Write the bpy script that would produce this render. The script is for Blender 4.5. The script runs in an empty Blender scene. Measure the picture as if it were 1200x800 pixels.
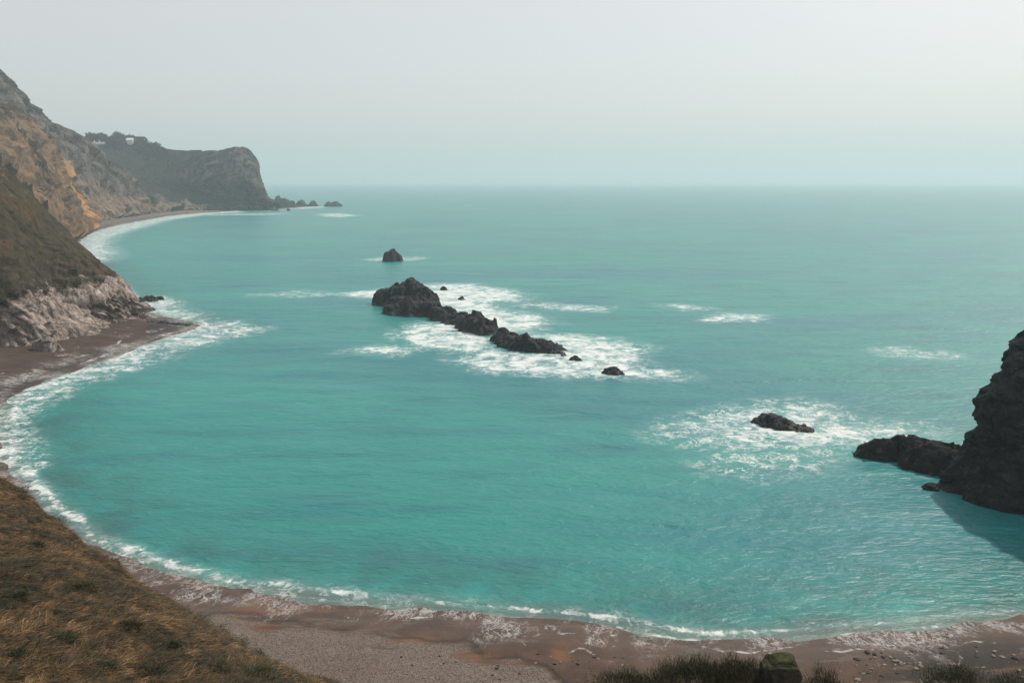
import bpy, math, random
import numpy as np
from mathutils import Vector
from mathutils.bvhtree import BVHTree

random.seed(7)
RNG = np.random.default_rng(11)
R = math.radians
scene = bpy.context.scene
COL = scene.collection

# ------------------------------------------------------------------ camera geometry (a 1200 x 800 frame)
H = 45.0
PITCH = R(10.65)
F = 1000.0
SP, CP = math.sin(PITCH), math.cos(PITCH)
CAM = np.array([0.0, 0.0, H])


def ray(px, py):
    u = (px - 600) / F
    v = (400 - py) / F
    return np.array([u, CP + v * SP, -SP + v * CP])


def P(px, py, D):
    d = ray(px, py)
    return CAM + d * (D / d[1])


def G(px, py, z=0.0):
    d = ray(px, py)
    return CAM + d * ((z - H) / d[2])


# ------------------------------------------------------------------ numpy noise
def _hash(ix, iy, iz, seed):
    h = (ix * 374761393 + iy * 668265263 + iz * 2147483647 + seed * 974634777) & 0xFFFFFFFF
    h = ((h ^ (h >> 13)) * 1274126177) & 0xFFFFFFFF
    h = ((h ^ (h >> 15)) * 2246822519) & 0xFFFFFFFF
    return (h ^ (h >> 16)) & 0xFFFFFFFF


def noise3(p, seed=0):
    p = np.asarray(p, float)
    i = np.floor(p).astype(np.int64)
    f = p - i
    w = f * f * f * (f * (f * 6 - 15) + 10)
    out = 0
    for dx in (0, 1):
        for dy in (0, 1):
            for dz in (0, 1):
                h = _hash(i[:, 0] + dx, i[:, 1] + dy, i[:, 2] + dz, seed)
                gx = (h & 1023) / 511.5 - 1
                gy = ((h >> 10) & 1023) / 511.5 - 1
                gz = ((h >> 20) & 1023) / 511.5 - 1
                d = gx * (f[:, 0] - dx) + gy * (f[:, 1] - dy) + gz * (f[:, 2] - dz)
                wx = w[:, 0] if dx else 1 - w[:, 0]
                wy = w[:, 1] if dy else 1 - w[:, 1]
                wz = w[:, 2] if dz else 1 - w[:, 2]
                out = out + d * wx * wy * wz
    return out * 1.1


def fbm(p, octv=4, seed=0, gain=0.5, lac=2.03):
    p = np.asarray(p, float)
    s = 0
    a = 1.0
    for o in range(octv):
        s = s + a * noise3(p, seed + o * 17)
        a *= gain
        p = p * lac + 3.7
    return s


def ridged(p, octv=4, seed=0, gain=0.55, lac=2.1):
    p = np.asarray(p, float)
    s = 0
    a = 1.0
    n = 0
    for o in range(octv):
        s = s + a * (1 - 2 * np.abs(noise3(p, seed + o * 13)))
        n += a
        a *= gain
        p = p * lac + 5.1
    return s / n


def cells(p, seed=0):
    """nearest-cell id noise with a random tilt per cell: blocky, fractured rock"""
    p = np.asarray(p, float)
    i = np.floor(p).astype(np.int64)
    best = np.full(len(p), 1e9)
    val = np.zeros(len(p))
    for dx in (-1, 0, 1):
        for dy in (-1, 0, 1):
            for dz in (-1, 0, 1):
                cx, cy, cz = i[:, 0] + dx, i[:, 1] + dy, i[:, 2] + dz
                h = _hash(cx, cy, cz, seed)
                h2 = _hash(cx, cy, cz, seed + 5)
                q = np.stack([cx + (h & 1023) / 1023, cy + ((h >> 10) & 1023) / 1023, cz + ((h >> 20) & 1023) / 1023], 1)
                dd = p - q
                d = (dd * dd).sum(1)
                t = np.stack([(h2 & 1023) / 511.5 - 1, ((h2 >> 10) & 1023) / 511.5 - 1, ((h2 >> 20) & 1023) / 511.5 - 1], 1)
                v = ((h2 >> 3) & 1023) / 1023 - 0.5 + 0.9 * (dd * t).sum(1)
                m = d < best
                best = np.where(m, d, best)
                val = np.where(m, v, val)
    return val


def smooth(a, b, x):
    t = np.clip((x - a) / (b - a), 0, 1)
    return t * t * (3 - 2 * t)


# ------------------------------------------------------------------ mesh helpers
def mesh_from(name, verts, faces, attrs=None, smooth_shade=True):
    verts = np.ascontiguousarray(verts, dtype=np.float32)
    faces = np.ascontiguousarray(faces, dtype=np.int32)
    n = faces.shape[1]
    me = bpy.data.meshes.new(name)
    me.vertices.add(len(verts))
    me.vertices.foreach_set('co', verts.ravel())
    me.loops.add(faces.size)
    me.loops.foreach_set('vertex_index', faces.ravel())
    me.polygons.add(len(faces))
    me.polygons.foreach_set('loop_start', np.arange(0, faces.size, n, dtype=np.int32))
    me.polygons.foreach_set('loop_total', np.full(len(faces), n, dtype=np.int32))
    me.update(calc_edges=True)
    me.polygons.foreach_set('use_smooth', np.full(len(faces), smooth_shade))
    for k, v in (attrs or {}).items():
        v = np.asarray(v, np.float32)
        if v.ndim == 2:
            a = me.attributes.new(k, 'FLOAT_VECTOR', 'POINT')
            a.data.foreach_set('vector', v.ravel())
        else:
            a = me.attributes.new(k, 'FLOAT', 'POINT')
            a.data.foreach_set('value', v)
    me.validate()
    return me


def link(name, me, mat=None, parent=None, loc=None):
    o = bpy.data.objects.new(name, me)
    COL.objects.link(o)
    if me is not None and mat is not None and not me.materials:
        me.materials.append(mat)
    if parent is not None:
        o.parent = parent
    if loc is not None:
        o.location = loc
    return o


def tag(o, label=None, cat=None, group=None, kind=None):
    if label:
        o['label'] = label
    if cat:
        o['category'] = cat
    if group:
        o['group'] = group
    if kind:
        o['kind'] = kind
    return o


def grid_faces(nr, nc):
    i = np.arange(nr * nc).reshape(nr, nc)
    return np.stack([i[:-1, :-1], i[:-1, 1:], i[1:, 1:], i[1:, :-1]], -1).reshape(-1, 4)


def compact(verts, faces, attrs):
    used = np.zeros(len(verts), bool)
    used[faces.ravel()] = True
    remap = np.cumsum(used) - 1
    return verts[used], remap[faces], {k: np.asarray(v)[used] for k, v in attrs.items()}


# ------------------------------------------------------------------ node helpers
class NT:
    def __init__(self, name):
        self.m = bpy.data.materials.new(name)
        self.m.use_nodes = True
        self.t = self.m.node_tree
        self.t.nodes.clear()
        self.out = self.t.nodes.new('ShaderNodeOutputMaterial')
        self.bs = self.t.nodes.new('ShaderNodeBsdfPrincipled')
        self.t.links.new(self.bs.outputs[0], self.out.inputs[0])

    def _in(self, node, key, val):
        s = node.inputs[key]
        if isinstance(val, bpy.types.NodeSocket):
            self.t.links.new(val, s)
        elif val is not None:
            if isinstance(val, (tuple, list)) and len(val) == 3 and s.type == 'RGBA':
                val = (*val, 1)
            s.default_value = val

    def set(self, **kw):
        names = {'color': 'Base Color', 'rough': 'Roughness', 'normal': 'Normal', 'ior': 'IOR', 'spec': 'Specular IOR Level'}
        for k, v in kw.items():
            self._in(self.bs, names[k], v)
        return self

    def coord(self):
        return self.t.nodes.new('ShaderNodeTexCoord').outputs['Object']

    def attr(self, name, out='Fac'):
        n = self.t.nodes.new('ShaderNodeAttribute')
        n.attribute_name = name
        return n.outputs[out]

    def mapping(self, vec, scale=(1, 1, 1), rot=(0, 0, 0), loc=(0, 0, 0)):
        n = self.t.nodes.new('ShaderNodeMapping')
        self._in(n, 'Vector', vec)
        n.inputs['Scale'].default_value = scale
        n.inputs['Rotation'].default_value = rot
        n.inputs['Location'].default_value = loc
        return n.outputs[0]

    def noise(self, vec, scale, detail=4, rough=0.55, dist=0.0, out='Fac', kind='FBM'):
        n = self.t.nodes.new('ShaderNodeTexNoise')
        n.noise_type = kind
        self._in(n, 'Vector', vec)
        n.inputs['Scale'].default_value = scale
        n.inputs['Detail'].default_value = detail
        n.inputs['Roughness'].default_value = rough
        n.inputs['Distortion'].default_value = dist
        return n.outputs[out]

    def voronoi(self, vec, scale, feature='F1', out='Distance', rand=1.0):
        n = self.t.nodes.new('ShaderNodeTexVoronoi')
        n.feature = feature
        self._in(n, 'Vector', vec)
        n.inputs['Scale'].default_value = scale
        n.inputs['Randomness'].default_value = rand
        return n.outputs[out]

    def math(self, op, a, b=None, c=None, clamp=False):
        n = self.t.nodes.new('ShaderNodeMath')
        n.operation = op
        n.use_clamp = clamp
        self._in(n, 0, a)
        if b is not None:
            self._in(n, 1, b)
        if c is not None:
            self._in(n, 2, c)
        return n.outputs[0]

    def vadd(self, a, b, scale=1.0):
        n = self.t.nodes.new('ShaderNodeVectorMath')
        n.operation = 'MULTIPLY_ADD'
        self._in(n, 0, b)
        n.inputs[1].default_value = (scale, scale, scale)
        self._in(n, 2, a)
        return n.outputs[0]

    def step(self, x, a, b):
        n = self.t.nodes.new('ShaderNodeMapRange')
        n.interpolation_type = 'SMOOTHSTEP'
        self._in(n, 'Value', x)
        n.inputs['From Min'].default_value = a
        n.inputs['From Max'].default_value = b
        return n.outputs[0]

    def remap(self, x, a, b, c, d):
        n = self.t.nodes.new('ShaderNodeMapRange')
        self._in(n, 'Value', x)
        for k, v in zip(('From Min', 'From Max', 'To Min', 'To Max'), (a, b, c, d)):
            n.inputs[k].default_value = v
        return n.outputs[0]

    def mix(self, fac, a, b, blend='MIX'):
        n = self.t.nodes.new('ShaderNodeMix')
        n.data_type = 'RGBA'
        n.blend_type = blend
        self._in(n, 0, fac)
        self._in(n, 6, a)
        self._in(n, 7, b)
        return n.outputs[2]

    def ramp(self, fac, stops):
        n = self.t.nodes.new('ShaderNodeValToRGB')
        e = n.color_ramp.elements
        while len(e) < len(stops):
            e.new(0.5)
        for el, (pos, c) in zip(e, stops):
            el.position = pos
            el.color = (*c, 1)
        self._in(n, 0, fac)
        return n.outputs[0]

    def bump(self, h, strength=0.5, dist=1.0, normal=None):
        n = self.t.nodes.new('ShaderNodeBump')
        n.inputs['Strength'].default_value = strength
        n.inputs['Distance'].default_value = dist
        self._in(n, 'Height', h)
        if normal is not None:
            self._in(n, 'Normal', normal)
        return n.outputs[0]


# ------------------------------------------------------------------ the shoreline
SHORE_PX = [(1500, 672), (1400, 690), (1300, 707), (1200, 722), (1100, 733), (1000, 741), (950, 746), (900, 750), (850, 752),
            (800, 748), (740, 739), (660, 728), (600, 722), (520, 716), (430, 708), (350, 698), (260, 687), (210, 676), (170, 665),
            (130, 650), (100, 636), (75, 618), (50, 598), (30, 578), (15, 560), (5, 540), (0, 520), (0, 500), (6, 474), (30, 456),
            (70, 440), (110, 426), (150, 412), (190, 397), (222, 387), (234, 381.5), (222, 377), (200, 373), (176, 367), (158, 352),
            (136, 330), (110, 308), (97, 292), (95, 281), (105, 273), (130, 266), (160, 260), (190, 254.5), (215, 251.5), (240, 249.5),
            (280, 247.8), (310, 247.0)]
ctrl = np.array([G(x, y)[:2] for x, y in SHORE_PX])


def catmull(pts, n):
    pts = np.asarray(pts, float)
    ext = np.vstack([2 * pts[0] - pts[1], pts, 2 * pts[-1] - pts[-2]])
    out = []
    for i in range(len(pts) - 1):
        p0, p1, p2, p3 = ext[i:i + 4]
        for t in np.linspace(0, 1, n, endpoint=False):
            out.append(0.5 * (2 * p1 + (p2 - p0) * t + (2 * p0 - 5 * p1 + 4 * p2 - p3) * t * t + (3 * p1 - p0 - 3 * p2 + p3) * t ** 3))
    out.append(pts[-1])
    return np.array(out)


SHORE = catmull(ctrl, 4)
LANDPOLY = np.vstack([SHORE, [[-300, 1900], [-3000, 1900], [-3000, -400], [400, -400]]])


def seg_dist(q, line, closed=False):
    a = line
    b = np.roll(line, -1, 0) if closed else None
    if closed:
        A, B = a, b
    else:
        A, B = a[:-1], a[1:]
    best = np.full(len(q), 1e18)
    for p0, p1 in zip(A, B):
        d = p1 - p0
        L = (d * d).sum() + 1e-12
        t = np.clip(((q - p0) @ d) / L, 0, 1)
        e = q - p0 - t[:, None] * d
        best = np.minimum(best, (e * e).sum(1))
    return np.sqrt(best)


def inside(q, poly):
    x, y = q[:, 0], q[:, 1]
    c = np.zeros(len(q), bool)
    A, B = poly, np.roll(poly, -1, 0)
    for p0, p1 in zip(A, B):
        if p0[1] == p1[1]:
            continue
        m = ((p0[1] > y) != (p1[1] > y)) & (x < (p1[0] - p0[0]) * (y - p0[1]) / (p1[1] - p0[1]) + p0[0])
        c ^= m
    return c


def shore_sd(q):
    d = seg_dist(q, SHORE)
    return np.where(inside(q, LANDPOLY), d, -d)


def poly_sd(q, poly):
    d = seg_dist(q, poly, True)
    return np.where(inside(q, poly), d, -d)


def xyz(q, s, z=0.0):
    return np.stack([q[:, 0] / s, q[:, 1] / s, np.full(len(q), z)], 1)


def beach_z(q, sd=None):
    if sd is None:
        sd = shore_sd(q)
    cusp = fbm(xyz(q, 9.0), 3, 3) * 0.30 + fbm(xyz(q, 2.2), 3, 9) * 0.05
    s2 = sd + fbm(xyz(q, 14.0, 2.0), 2, 21) * 1.2
    up = np.where(s2 > 0, 0.085 * s2, 0.10 * s2)
    up = np.where(s2 > 14, 1.19 + (s2 - 14) * 0.045, up)
    up = np.maximum(up, -2.2)
    k = smooth(-6, 8, sd)
    return up + cusp * (0.25 + 0.75 * k)


def polar_grid(az, rad):
    A, Rr = np.meshgrid(az, rad)
    return np.stack([np.sin(A) * Rr, np.cos(A) * Rr], -1).reshape(-1, 2)


# ------------------------------------------------------------------ materials
def mat_sea():
    n = NT('sea_water')
    co = n.coord()
    sd, foam, lace = n.attr('shore'), n.attr('foam'), n.attr('lace')
    big = n.noise(n.mapping(co, (0.006, 0.02, 1)), 1.0, 3, 0.5)
    col = n.mix(n.step(big, 0.35, 0.7), (0.011, 0.182, 0.166), (0.018, 0.215, 0.188))
    blu = n.noise(n.mapping(co, (0.009, 0.014, 1), (0, 0, 0), (3.1, 1.7, 0)), 1.0, 2, 0.5)
    col = n.mix(n.math('MULTIPLY', n.step(blu, 0.46, 0.66), 0.65), col, (0.010, 0.140, 0.165))
    mid = n.noise(n.mapping(co, (0.03, 0.12, 1), (0, 0, R(12))), 1.0, 4, 0.6)
    col = n.mix(n.math('MULTIPLY', n.step(mid, 0.46, 0.70), 0.6), col, (0.008, 0.120, 0.140))
    # shallows over dark weed and shingle
    weed = n.noise(n.mapping(co, (0.10, 0.10, 1)), 1.0, 5, 0.62, 0.4)
    shelf = n.math('MULTIPLY', n.step(sd, -24.0, -2.0), n.step(weed, 0.25, 0.75))
    col = n.mix(n.math('MULTIPLY', shelf, 0.75), col, (0.022, 0.070, 0.068))
    sand = n.math('MULTIPLY', n.step(sd, -4.5, 0.5), 0.75)
    col = n.mix(sand, col, (0.105, 0.10, 0.085))
    # foam: dense froth and thin filaments
    warp = n.vadd(co, n.noise(co, 0.09, 4, 0.6, out='Color'), 11.0)
    warp = n.vadd(warp, n.noise(co, 0.7, 3, 0.6, out='Color'), 1.2)
    fr = n.noise(n.mapping(warp, (0.20, 0.17, 1)), 1.0, 8, 0.63)
    f1 = n.step(n.math('ADD', n.math('MULTIPLY', foam, 0.95), n.math('ADD', n.math('MULTIPLY', n.math('SUBTRACT', fr, 0.5), 3.0), -0.52)), 0.0, 0.60)

    def filament(scale, wdt):
        a = n.noise(n.mapping(warp, (scale, scale * 0.75, 1)), 1.0, 4, 0.6)
        return n.step(n.math('ABSOLUTE', n.math('SUBTRACT', a, 0.5)), wdt, wdt * 0.2)
    fil = n.math('MAXIMUM', filament(0.11, 0.030), filament(0.26, 0.036))
    brk = n.step(n.noise(co, 0.30, 6, 0.70), 0.42, 0.58)
    f2 = n.math('MULTIPLY', n.math('MULTIPLY', fil, brk), n.step(lace, 0.05, 0.9))
    # stray whitecaps out in the bay
    cap = n.noise(n.mapping(co, (0.16, 0.40, 1), (0, 0, R(6))), 1.0, 6, 0.70)
    capz = n.noise(n.mapping(co, (0.012, 0.02, 1)), 1.0, 2, 0.5)
    f3 = n.math('MULTIPLY', n.step(n.math('ADD', cap, n.math('MULTIPLY', capz, 0.35)), 0.86, 0.95), 0.6)
    ft = n.math('MAXIMUM', n.math('MAXIMUM', n.math('MULTIPLY', f1, 0.92), n.math('MULTIPLY', f2, 0.95)), f3)
    milk = n.math('MULTIPLY', n.math('MAXIMUM', foam, n.math('MULTIPLY', lace, 0.5)), 0.28, clamp=True)
    col = n.mix(milk, col, (0.20, 0.44, 0.42))
    col = n.mix(ft, col, (0.64, 0.66, 0.645))
    rough = n.remap(ft, 0, 1, 0.33, 0.8)
    # waves
    w1 = n.noise(n.mapping(co, (0.50, 1.05, 1), (0, 0, R(12))), 1.0, 5, 0.62, 0.5)
    w2 = n.noise(n.mapping(co, (0.10, 0.24, 1), (0, 0, R(9))), 1.0, 4, 0.6, 0.4)
    w3 = n.noise(n.mapping(co, (1.7, 2.6, 1), (0, 0, R(-14))), 1.0, 3, 0.6)
    hgt = n.math('ADD', n.math('MULTIPLY', w1, 0.50), n.math('ADD', n.math('MULTIPLY', w2, 1.15), n.math('MULTIPLY', w3, 0.07)))
    hgt = n.math('ADD', hgt, n.math('MULTIPLY', ft, 0.10))
    nrm = n.bump(hgt, 0.62, 1.0)
    n.set(color=col, rough=rough, normal=nrm, ior=1.33, spec=0.5)
    return n.m


def mat_beach():
    n = NT('shingle')
    co = n.coord()
    sd, along = n.attr('shore'), n.attr('along')
    g1 = n.noise(co, 0.25, 5, 0.6)
    g2 = n.noise(co, 3.5, 5, 0.7)
    wob = n.math('ADD', sd, n.math('MULTIPLY', n.math('SUBTRACT', n.noise(co, 0.11, 3, 0.5), 0.5), 9.0))
    dry = n.attr('dry')
    sand = n.mix(n.step(g1, 0.35, 0.7), (0.052, 0.034, 0.025), (0.088, 0.053, 0.036))
    orange = n.math('MULTIPLY', n.step(n.noise(n.mapping(co, (0.06, 0.16, 1)), 1.0, 3, 0.5), 0.60, 0.70), n.math('MULTIPLY', n.attr('rust'), 0.4))
    sand = n.mix(orange, sand, (0.22, 0.100, 0.040))
    peb = n.mix(n.step(g2, 0.3, 0.75), (0.042, 0.035, 0.029), (0.20, 0.165, 0.135))
    drift = n.noise(n.mapping(co, (0.10, 0.32, 1), (0, 0, R(-12))), 1.0, 5, 0.65)
    peb = n.mix(n.math('MULTIPLY', n.step(drift, 0.48, 0.60), 0.7), peb, (0.075, 0.052, 0.040))
    peb = n.mix(n.math('MULTIPLY', n.step(drift, 0.42, 0.34), 0.5), peb, (0.035, 0.032, 0.030))
    cell = n.voronoi(co, 9.0, 'F1', 'Color')
    peb = n.mix(0.55, peb, n.mix(cell, (0.02, 0.018, 0.016), (0.26, 0.205, 0.165), 'MIX'))
    band = n.step(n.math('ADD', n.noise(n.mapping(co, (0.15, 0.5, 1)), 1.0, 5, 0.65), n.math('MULTIPLY', dry, 0.33)), 0.52, 0.72)
    col = n.mix(band, sand, peb)
    weed = n.math('MULTIPLY', n.attr('weed'), n.step(n.noise(n.mapping(co, (0.25, 0.6, 1)), 1.0, 6, 0.65), 0.36, 0.50))
    col = n.mix(weed, col, (0.020, 0.018, 0.016))
    col = n.mix(n.math('MULTIPLY', n.math('SUBTRACT', 1.0, n.attr('rust')), 0.45), col, (0.030, 0.022, 0.018))
    # backwash foam: thin white runs along the slope of the beach
    vec = n.attr('shoreuv', 'Vector')
    warp = n.vadd(vec, n.noise(vec, 0.35, 4, 0.65, out='Color'), 2.2)
    ra = n.noise(n.mapping(warp, (0.75, 0.26, 1)), 1.0, 5, 0.62)
    rb = n.noise(n.mapping(warp, (1.9, 0.5, 1)), 1.0, 4, 0.6)
    runs = n.math('MAXIMUM', n.step(n.math('ABSOLUTE', n.math('SUBTRACT', ra, 0.5)), 0.032, 0.006), n.math('MULTIPLY', n.step(n.math('ABSOLUTE', n.math('SUBTRACT', rb, 0.5)), 0.04, 0.005), 0.6))
    fr = n.noise(n.mapping(warp, (0.5, 0.25, 1)), 1.0, 8, 0.72)
    sw = n.attr('swash')
    foam = n.math('MULTIPLY', runs, n.step(n.math('ADD', sw, n.math('MULTIPLY', n.math('SUBTRACT', fr, 0.5), 1.6)), 0.35, 0.75))
    foam = n.math('MAXIMUM', foam, n.step(n.math('ADD', sw, n.math('MULTIPLY', n.math('SUBTRACT', fr, 0.5), 3.0)), 1.02, 1.35))
    ws = n.step(n.math('ADD', n.attr('wash'), n.math('MULTIPLY', n.math('SUBTRACT', fr, 0.5), 2.2)), 0.42, 0.95)
    foam = n.math('MAXIMUM', n.math('MULTIPLY', foam, 0.7), n.math('MULTIPLY', ws, 0.9))
    col = n.mix(n.math('MULTIPLY', foam, 0.8), col, (0.62, 0.62, 0.60))
    wet = n.step(wob, 9.0, 2.0)
    wetc = n.mix(n.math('MULTIPLY', wet, 0.35), col, n.mix(0.6, col, (0.05, 0.035, 0.028)))
    rough = n.remap(wet, 0, 1, 0.9, 0.55)
    h = n.math('ADD', n.math('MULTIPLY', n.voronoi(co, 9.0), n.remap(band, 0, 1, 0.02, 0.10)), n.math('MULTIPLY', g2, 0.08))
    n.set(color=wetc, rough=rough, spec=0.25, normal=n.bump(h, 0.8, 1.0))
    return n.m


def rock_mat(name, dark, mid, light, scale=1.0, lo=0.35, hi=0.7, rough=0.85, bump=0.7, spec=0.3, wet=None):
    n = NT(name)
    co = n.coord()
    a = n.noise(co, 0.30 * scale, 7, 0.65, 0.3)
    b = n.noise(n.mapping(co, (1, 1, 2.2)), 1.1 * scale, 6, 0.7)
    crack = n.voronoi(n.vadd(co, n.noise(co, 0.6 * scale, 3, 0.6, out='Color'), 1.2 / scale), 0.42 * scale, 'DISTANCE_TO_EDGE')
    col = n.mix(n.step(a, lo, hi), dark, mid)
    col = n.mix(n.math('MULTIPLY', n.step(b, 0.5, 0.78), 0.8), col, light)
    col = n.mix(n.math('MULTIPLY', n.step(crack, 0.07, 0.0), 0.5), col, tuple(c * 0.5 for c in dark))
    h = n.math('ADD', n.math('MULTIPLY', a, 1.3 / scale), n.math('MULTIPLY', b, 0.7 / scale))
    h = n.math('ADD', h, n.math('MULTIPLY', n.step(crack, 0.0, 0.10), 0.25 / scale))
    r = rough
    if wet is not None:
        z = n.t.nodes.new('ShaderNodeSeparateXYZ')
        n.t.links.new(co, z.inputs[0])
        w = n.step(z.outputs[2], wet, wet * 0.3)
        r = n.remap(w, 0, 1, rough, 0.5)
        col = n.mix(n.math('MULTIPLY', w, 0.6), col, (0.012, 0.013, 0.013))
    n.set(color=col, rough=r, normal=n.bump(h, bump, 1.0), spec=spec)
    return n.m


def cliff_mat(name, rock_d, rock_l, grass_d, grass_l, accent=None, scale=1.0, bump=0.8):
    """bare rock where the vertex attribute 'bare' is high, turf elsewhere; scattered outcrops"""
    n = NT(name)
    co = n.coord()
    bare = n.attr('bare')
    a = n.noise(co, 0.12 * scale, 6, 0.66, 0.4)
    b = n.noise(co, 0.55 * scale, 6, 0.68)
    c = n.noise(co, 0.03 * scale, 4, 0.6)
    rib = n.noise(n.mapping(n.attr('st', 'Vector'), (1, 0.22, 1)), 0.32 * scale, 6, 0.7, 0.6)
    rk = n.mix(n.step(rib, 0.33, 0.62), rock_d, rock_l)
    rk = n.mix(n.math('MULTIPLY', n.step(b, 0.42, 0.62), 0.55), rk, tuple(x * 0.55 for x in rock_d))
    if accent is not None:
        rk = n.mix(n.math('MULTIPLY', n.attr('accent'), n.step(n.math('ADD', a, n.math('MULTIPLY', rib, 0.5)), 0.52, 0.85)), rk, accent)
    gr = n.mix(n.step(a, 0.35, 0.7), grass_d, grass_l)
    gr = n.mix(n.math('MULTIPLY', n.step(b, 0.5, 0.7), 0.5), gr, tuple(x * 0.6 for x in grass_d))
    gr = n.mix(n.math('MULTIPLY', n.step(c, 0.52, 0.68), 0.5), gr, (grass_l[0] * 1.3, grass_l[1] * 0.95, grass_l[2] * 0.8))
    k = n.math('ADD', bare, n.math('ADD', n.math('MULTIPLY', n.math('SUBTRACT', b, 0.5), 1.1), n.math('MULTIPLY', n.math('SUBTRACT', a, 0.5), 1.5)))
    k = n.step(k, 0.42, 0.60)
    col = n.mix(k, gr, rk)
    h = n.math('ADD', n.math('MULTIPLY', rib, 2.2 / scale), n.math('ADD', n.math('MULTIPLY', b, 0.9 / scale), n.math('MULTIPLY', k, 0.5 / scale)))
    n.set(color=col, rough=0.92, normal=n.bump(h, bump, 1.0), spec=0.2)
    return n.m


def plain(name, color, rough=0.7, var=0.25, scale=2.0):
    n = NT(name)
    co = n.coord()
    a = n.noise(co, scale, 4, 0.6)
    col = n.mix(n.step(a, 0.3, 0.7), tuple(c * (1 - var) for c in color), tuple(min(1, c * (1 + var)) for c in color))
    n.set(color=col, rough=rough)
    return n.m


def blade_mat(name, stops, rough=0.75):
    n = NT(name)
    col = n.ramp(n.attr('tint'), stops)
    n.set(color=col, rough=rough, spec=0.25)
    return n.m


# ------------------------------------------------------------------ sea
M_SEA = mat_sea()
AZ_FINE = np.radians(np.concatenate([np.arange(-80, -36, 1.0), np.arange(-36, 36, 0.11), np.arange(36, 81, 1.0)]))
dn = np.radians(np.concatenate([np.linspace(42, 14, 360, endpoint=False), np.linspace(14, 3, 150, endpoint=False), np.linspace(3, 0.4, 60, endpoint=False), np.linspace(0.4, 0.14, 6)]))
RAD = H / np.tan(dn)
q = polar_grid(AZ_FINE, RAD)
sd_all = np.full(len(q), -200.0)
mnear = np.linalg.norm(q, axis=1) < 1750
sd_all[mnear] = shore_sd(q[mnear])


def W(poly):
    return np.array([G(x, y)[:2] for x, y in poly])


FOAM = [  # pixel outline of each patch of broken water, edge softness in metres, strength, lace strength
    ([(400, 344), (447, 338), (455, 343), (447, 350), (415, 349)], 4, 0.95, 1),
    ([(500, 334), (545, 333), (612, 345), (602, 352), (565, 353), (585, 363), (632, 376), (625, 386), (598, 391), (570, 386), (545, 375), (520, 365), (500, 350)], 7, 0.98, 1),
    ([(468, 392), (492, 379), (525, 377), (560, 390), (585, 401), (572, 409), (530, 411), (490, 405)], 5, 0.92, 1),
    ([(543, 423), (575, 411), (620, 414), (650, 410), (640, 400), (620, 391), (700, 396), (748, 408), (735, 418), (740, 428), (795, 438), (785, 444), (730, 441), (640, 439), (570, 433)], 5, 0.93, 1),
    ([(783, 508), (830, 490), (872, 480), (930, 474), (975, 482), (985, 494), (1072, 501), (1068, 513), (1000, 516), (955, 520), (900, 527), (840, 519)], 6, 0.74, 1.0),
    ([(880, 500), (930, 496), (1068, 502), (1066, 513), (960, 516), (890, 514)], 4, 0.92, 1),
    ([(835, 545), (860, 532), (930, 526), (960, 532), (930, 548), (870, 552)], 5, 0.25, 0.85),
    ([(610, 358), (640, 355), (712, 361), (700, 364), (650, 362)], 4, 0.72, 1),
    ([(780, 357), (800, 356), (826, 362), (800, 362)], 4, 0.70, 0.9),
    ([(828, 373), (850, 367), (892, 371), (880, 376), (840, 377)], 4, 0.80, 1),
    ([(408, 411), (440, 406), (486, 408), (470, 414), (430, 413)], 4, 0.70, 1),
    ([(1020, 408), (1060, 407), (1108, 416), (1080, 420), (1040, 414)], 4, 0.52, 0.9),
    ([(375, 251.0), (395, 250), (418, 252.5), (400, 254.5), (383, 253.5)], 10, 0.80, 1),
    ([(430, 304), (452, 301.5), (497, 302), (480, 305), (445, 306)], 5, 0.66, 0.9),
    ([(300, 248), (345, 245), (372, 243.5), (385, 242), (360, 242.5), (330, 246)], 10, 0.8, 1),
    ([(190, 388), (232, 380), (275, 378), (298, 384), (285, 392), (240, 402), (205, 412), (150, 430), (110, 442), (60, 452), (90, 436), (150, 416)], 5, 0.74, 1.0),
    ([(165, 352), (185, 347), (205, 352), (200, 360), (240, 374), (205, 373), (178, 366)], 5, 0.80, 1.0),
    ([(90, 280), (104, 303), (120, 306), (131, 296), (122, 288), (128, 279), (150, 270), (195, 258), (240, 251.5), (285, 249), (280, 247), (215, 250), (130, 264)], 9, 0.80, 1),
    ([(225, 252.5), (300, 249.5), (340, 250.5), (300, 252.5)], 8, 0.62, 0.8),
    ([(0, 545), (28, 535), (26, 500), (40, 478), (90, 452), (60, 446), (20, 458), (0, 470)], 3, 0.68, 0.95),
    ([(-40, 545), (20, 560), (32, 545), (28, 500), (0, 480), (-40, 500)], 3, 0.66, 0.95),
    ([(300, 345), (360, 341), (400, 345), (350, 348)], 5, 0.45, 0.7),
]
wn = np.stack([fbm(xyz(q, 14.0), 3, 31), fbm(xyz(q, 14.0), 3, 47)], 1) * 6.0
wn2 = np.stack([fbm(xyz(q, 4.0), 3, 61), fbm(xyz(q, 4.0), 3, 67)], 1) * 1.6
wn *= smooth(60, 300, np.linalg.norm(q, axis=1))[:, None]
qw = q + wn + wn2
foam = np.zeros(len(q))
lace = np.zeros(len(q))
for poly, soft, st, ls in FOAM:
    wp = W(poly)
    lo, hi = wp.min(0) - 40, wp.max(0) + 40
    m = ((q > lo) & (q < hi)).all(1)
    if not m.any():
        continue
    s = poly_sd(qw[m], wp)
    foam[m] = np.maximum(foam[m], st * smooth(-soft, soft * 0.5, s))
    lace[m] = np.maximum(lace[m], ls * smooth(-soft * 2.0, soft * 0.6, s))
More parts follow.
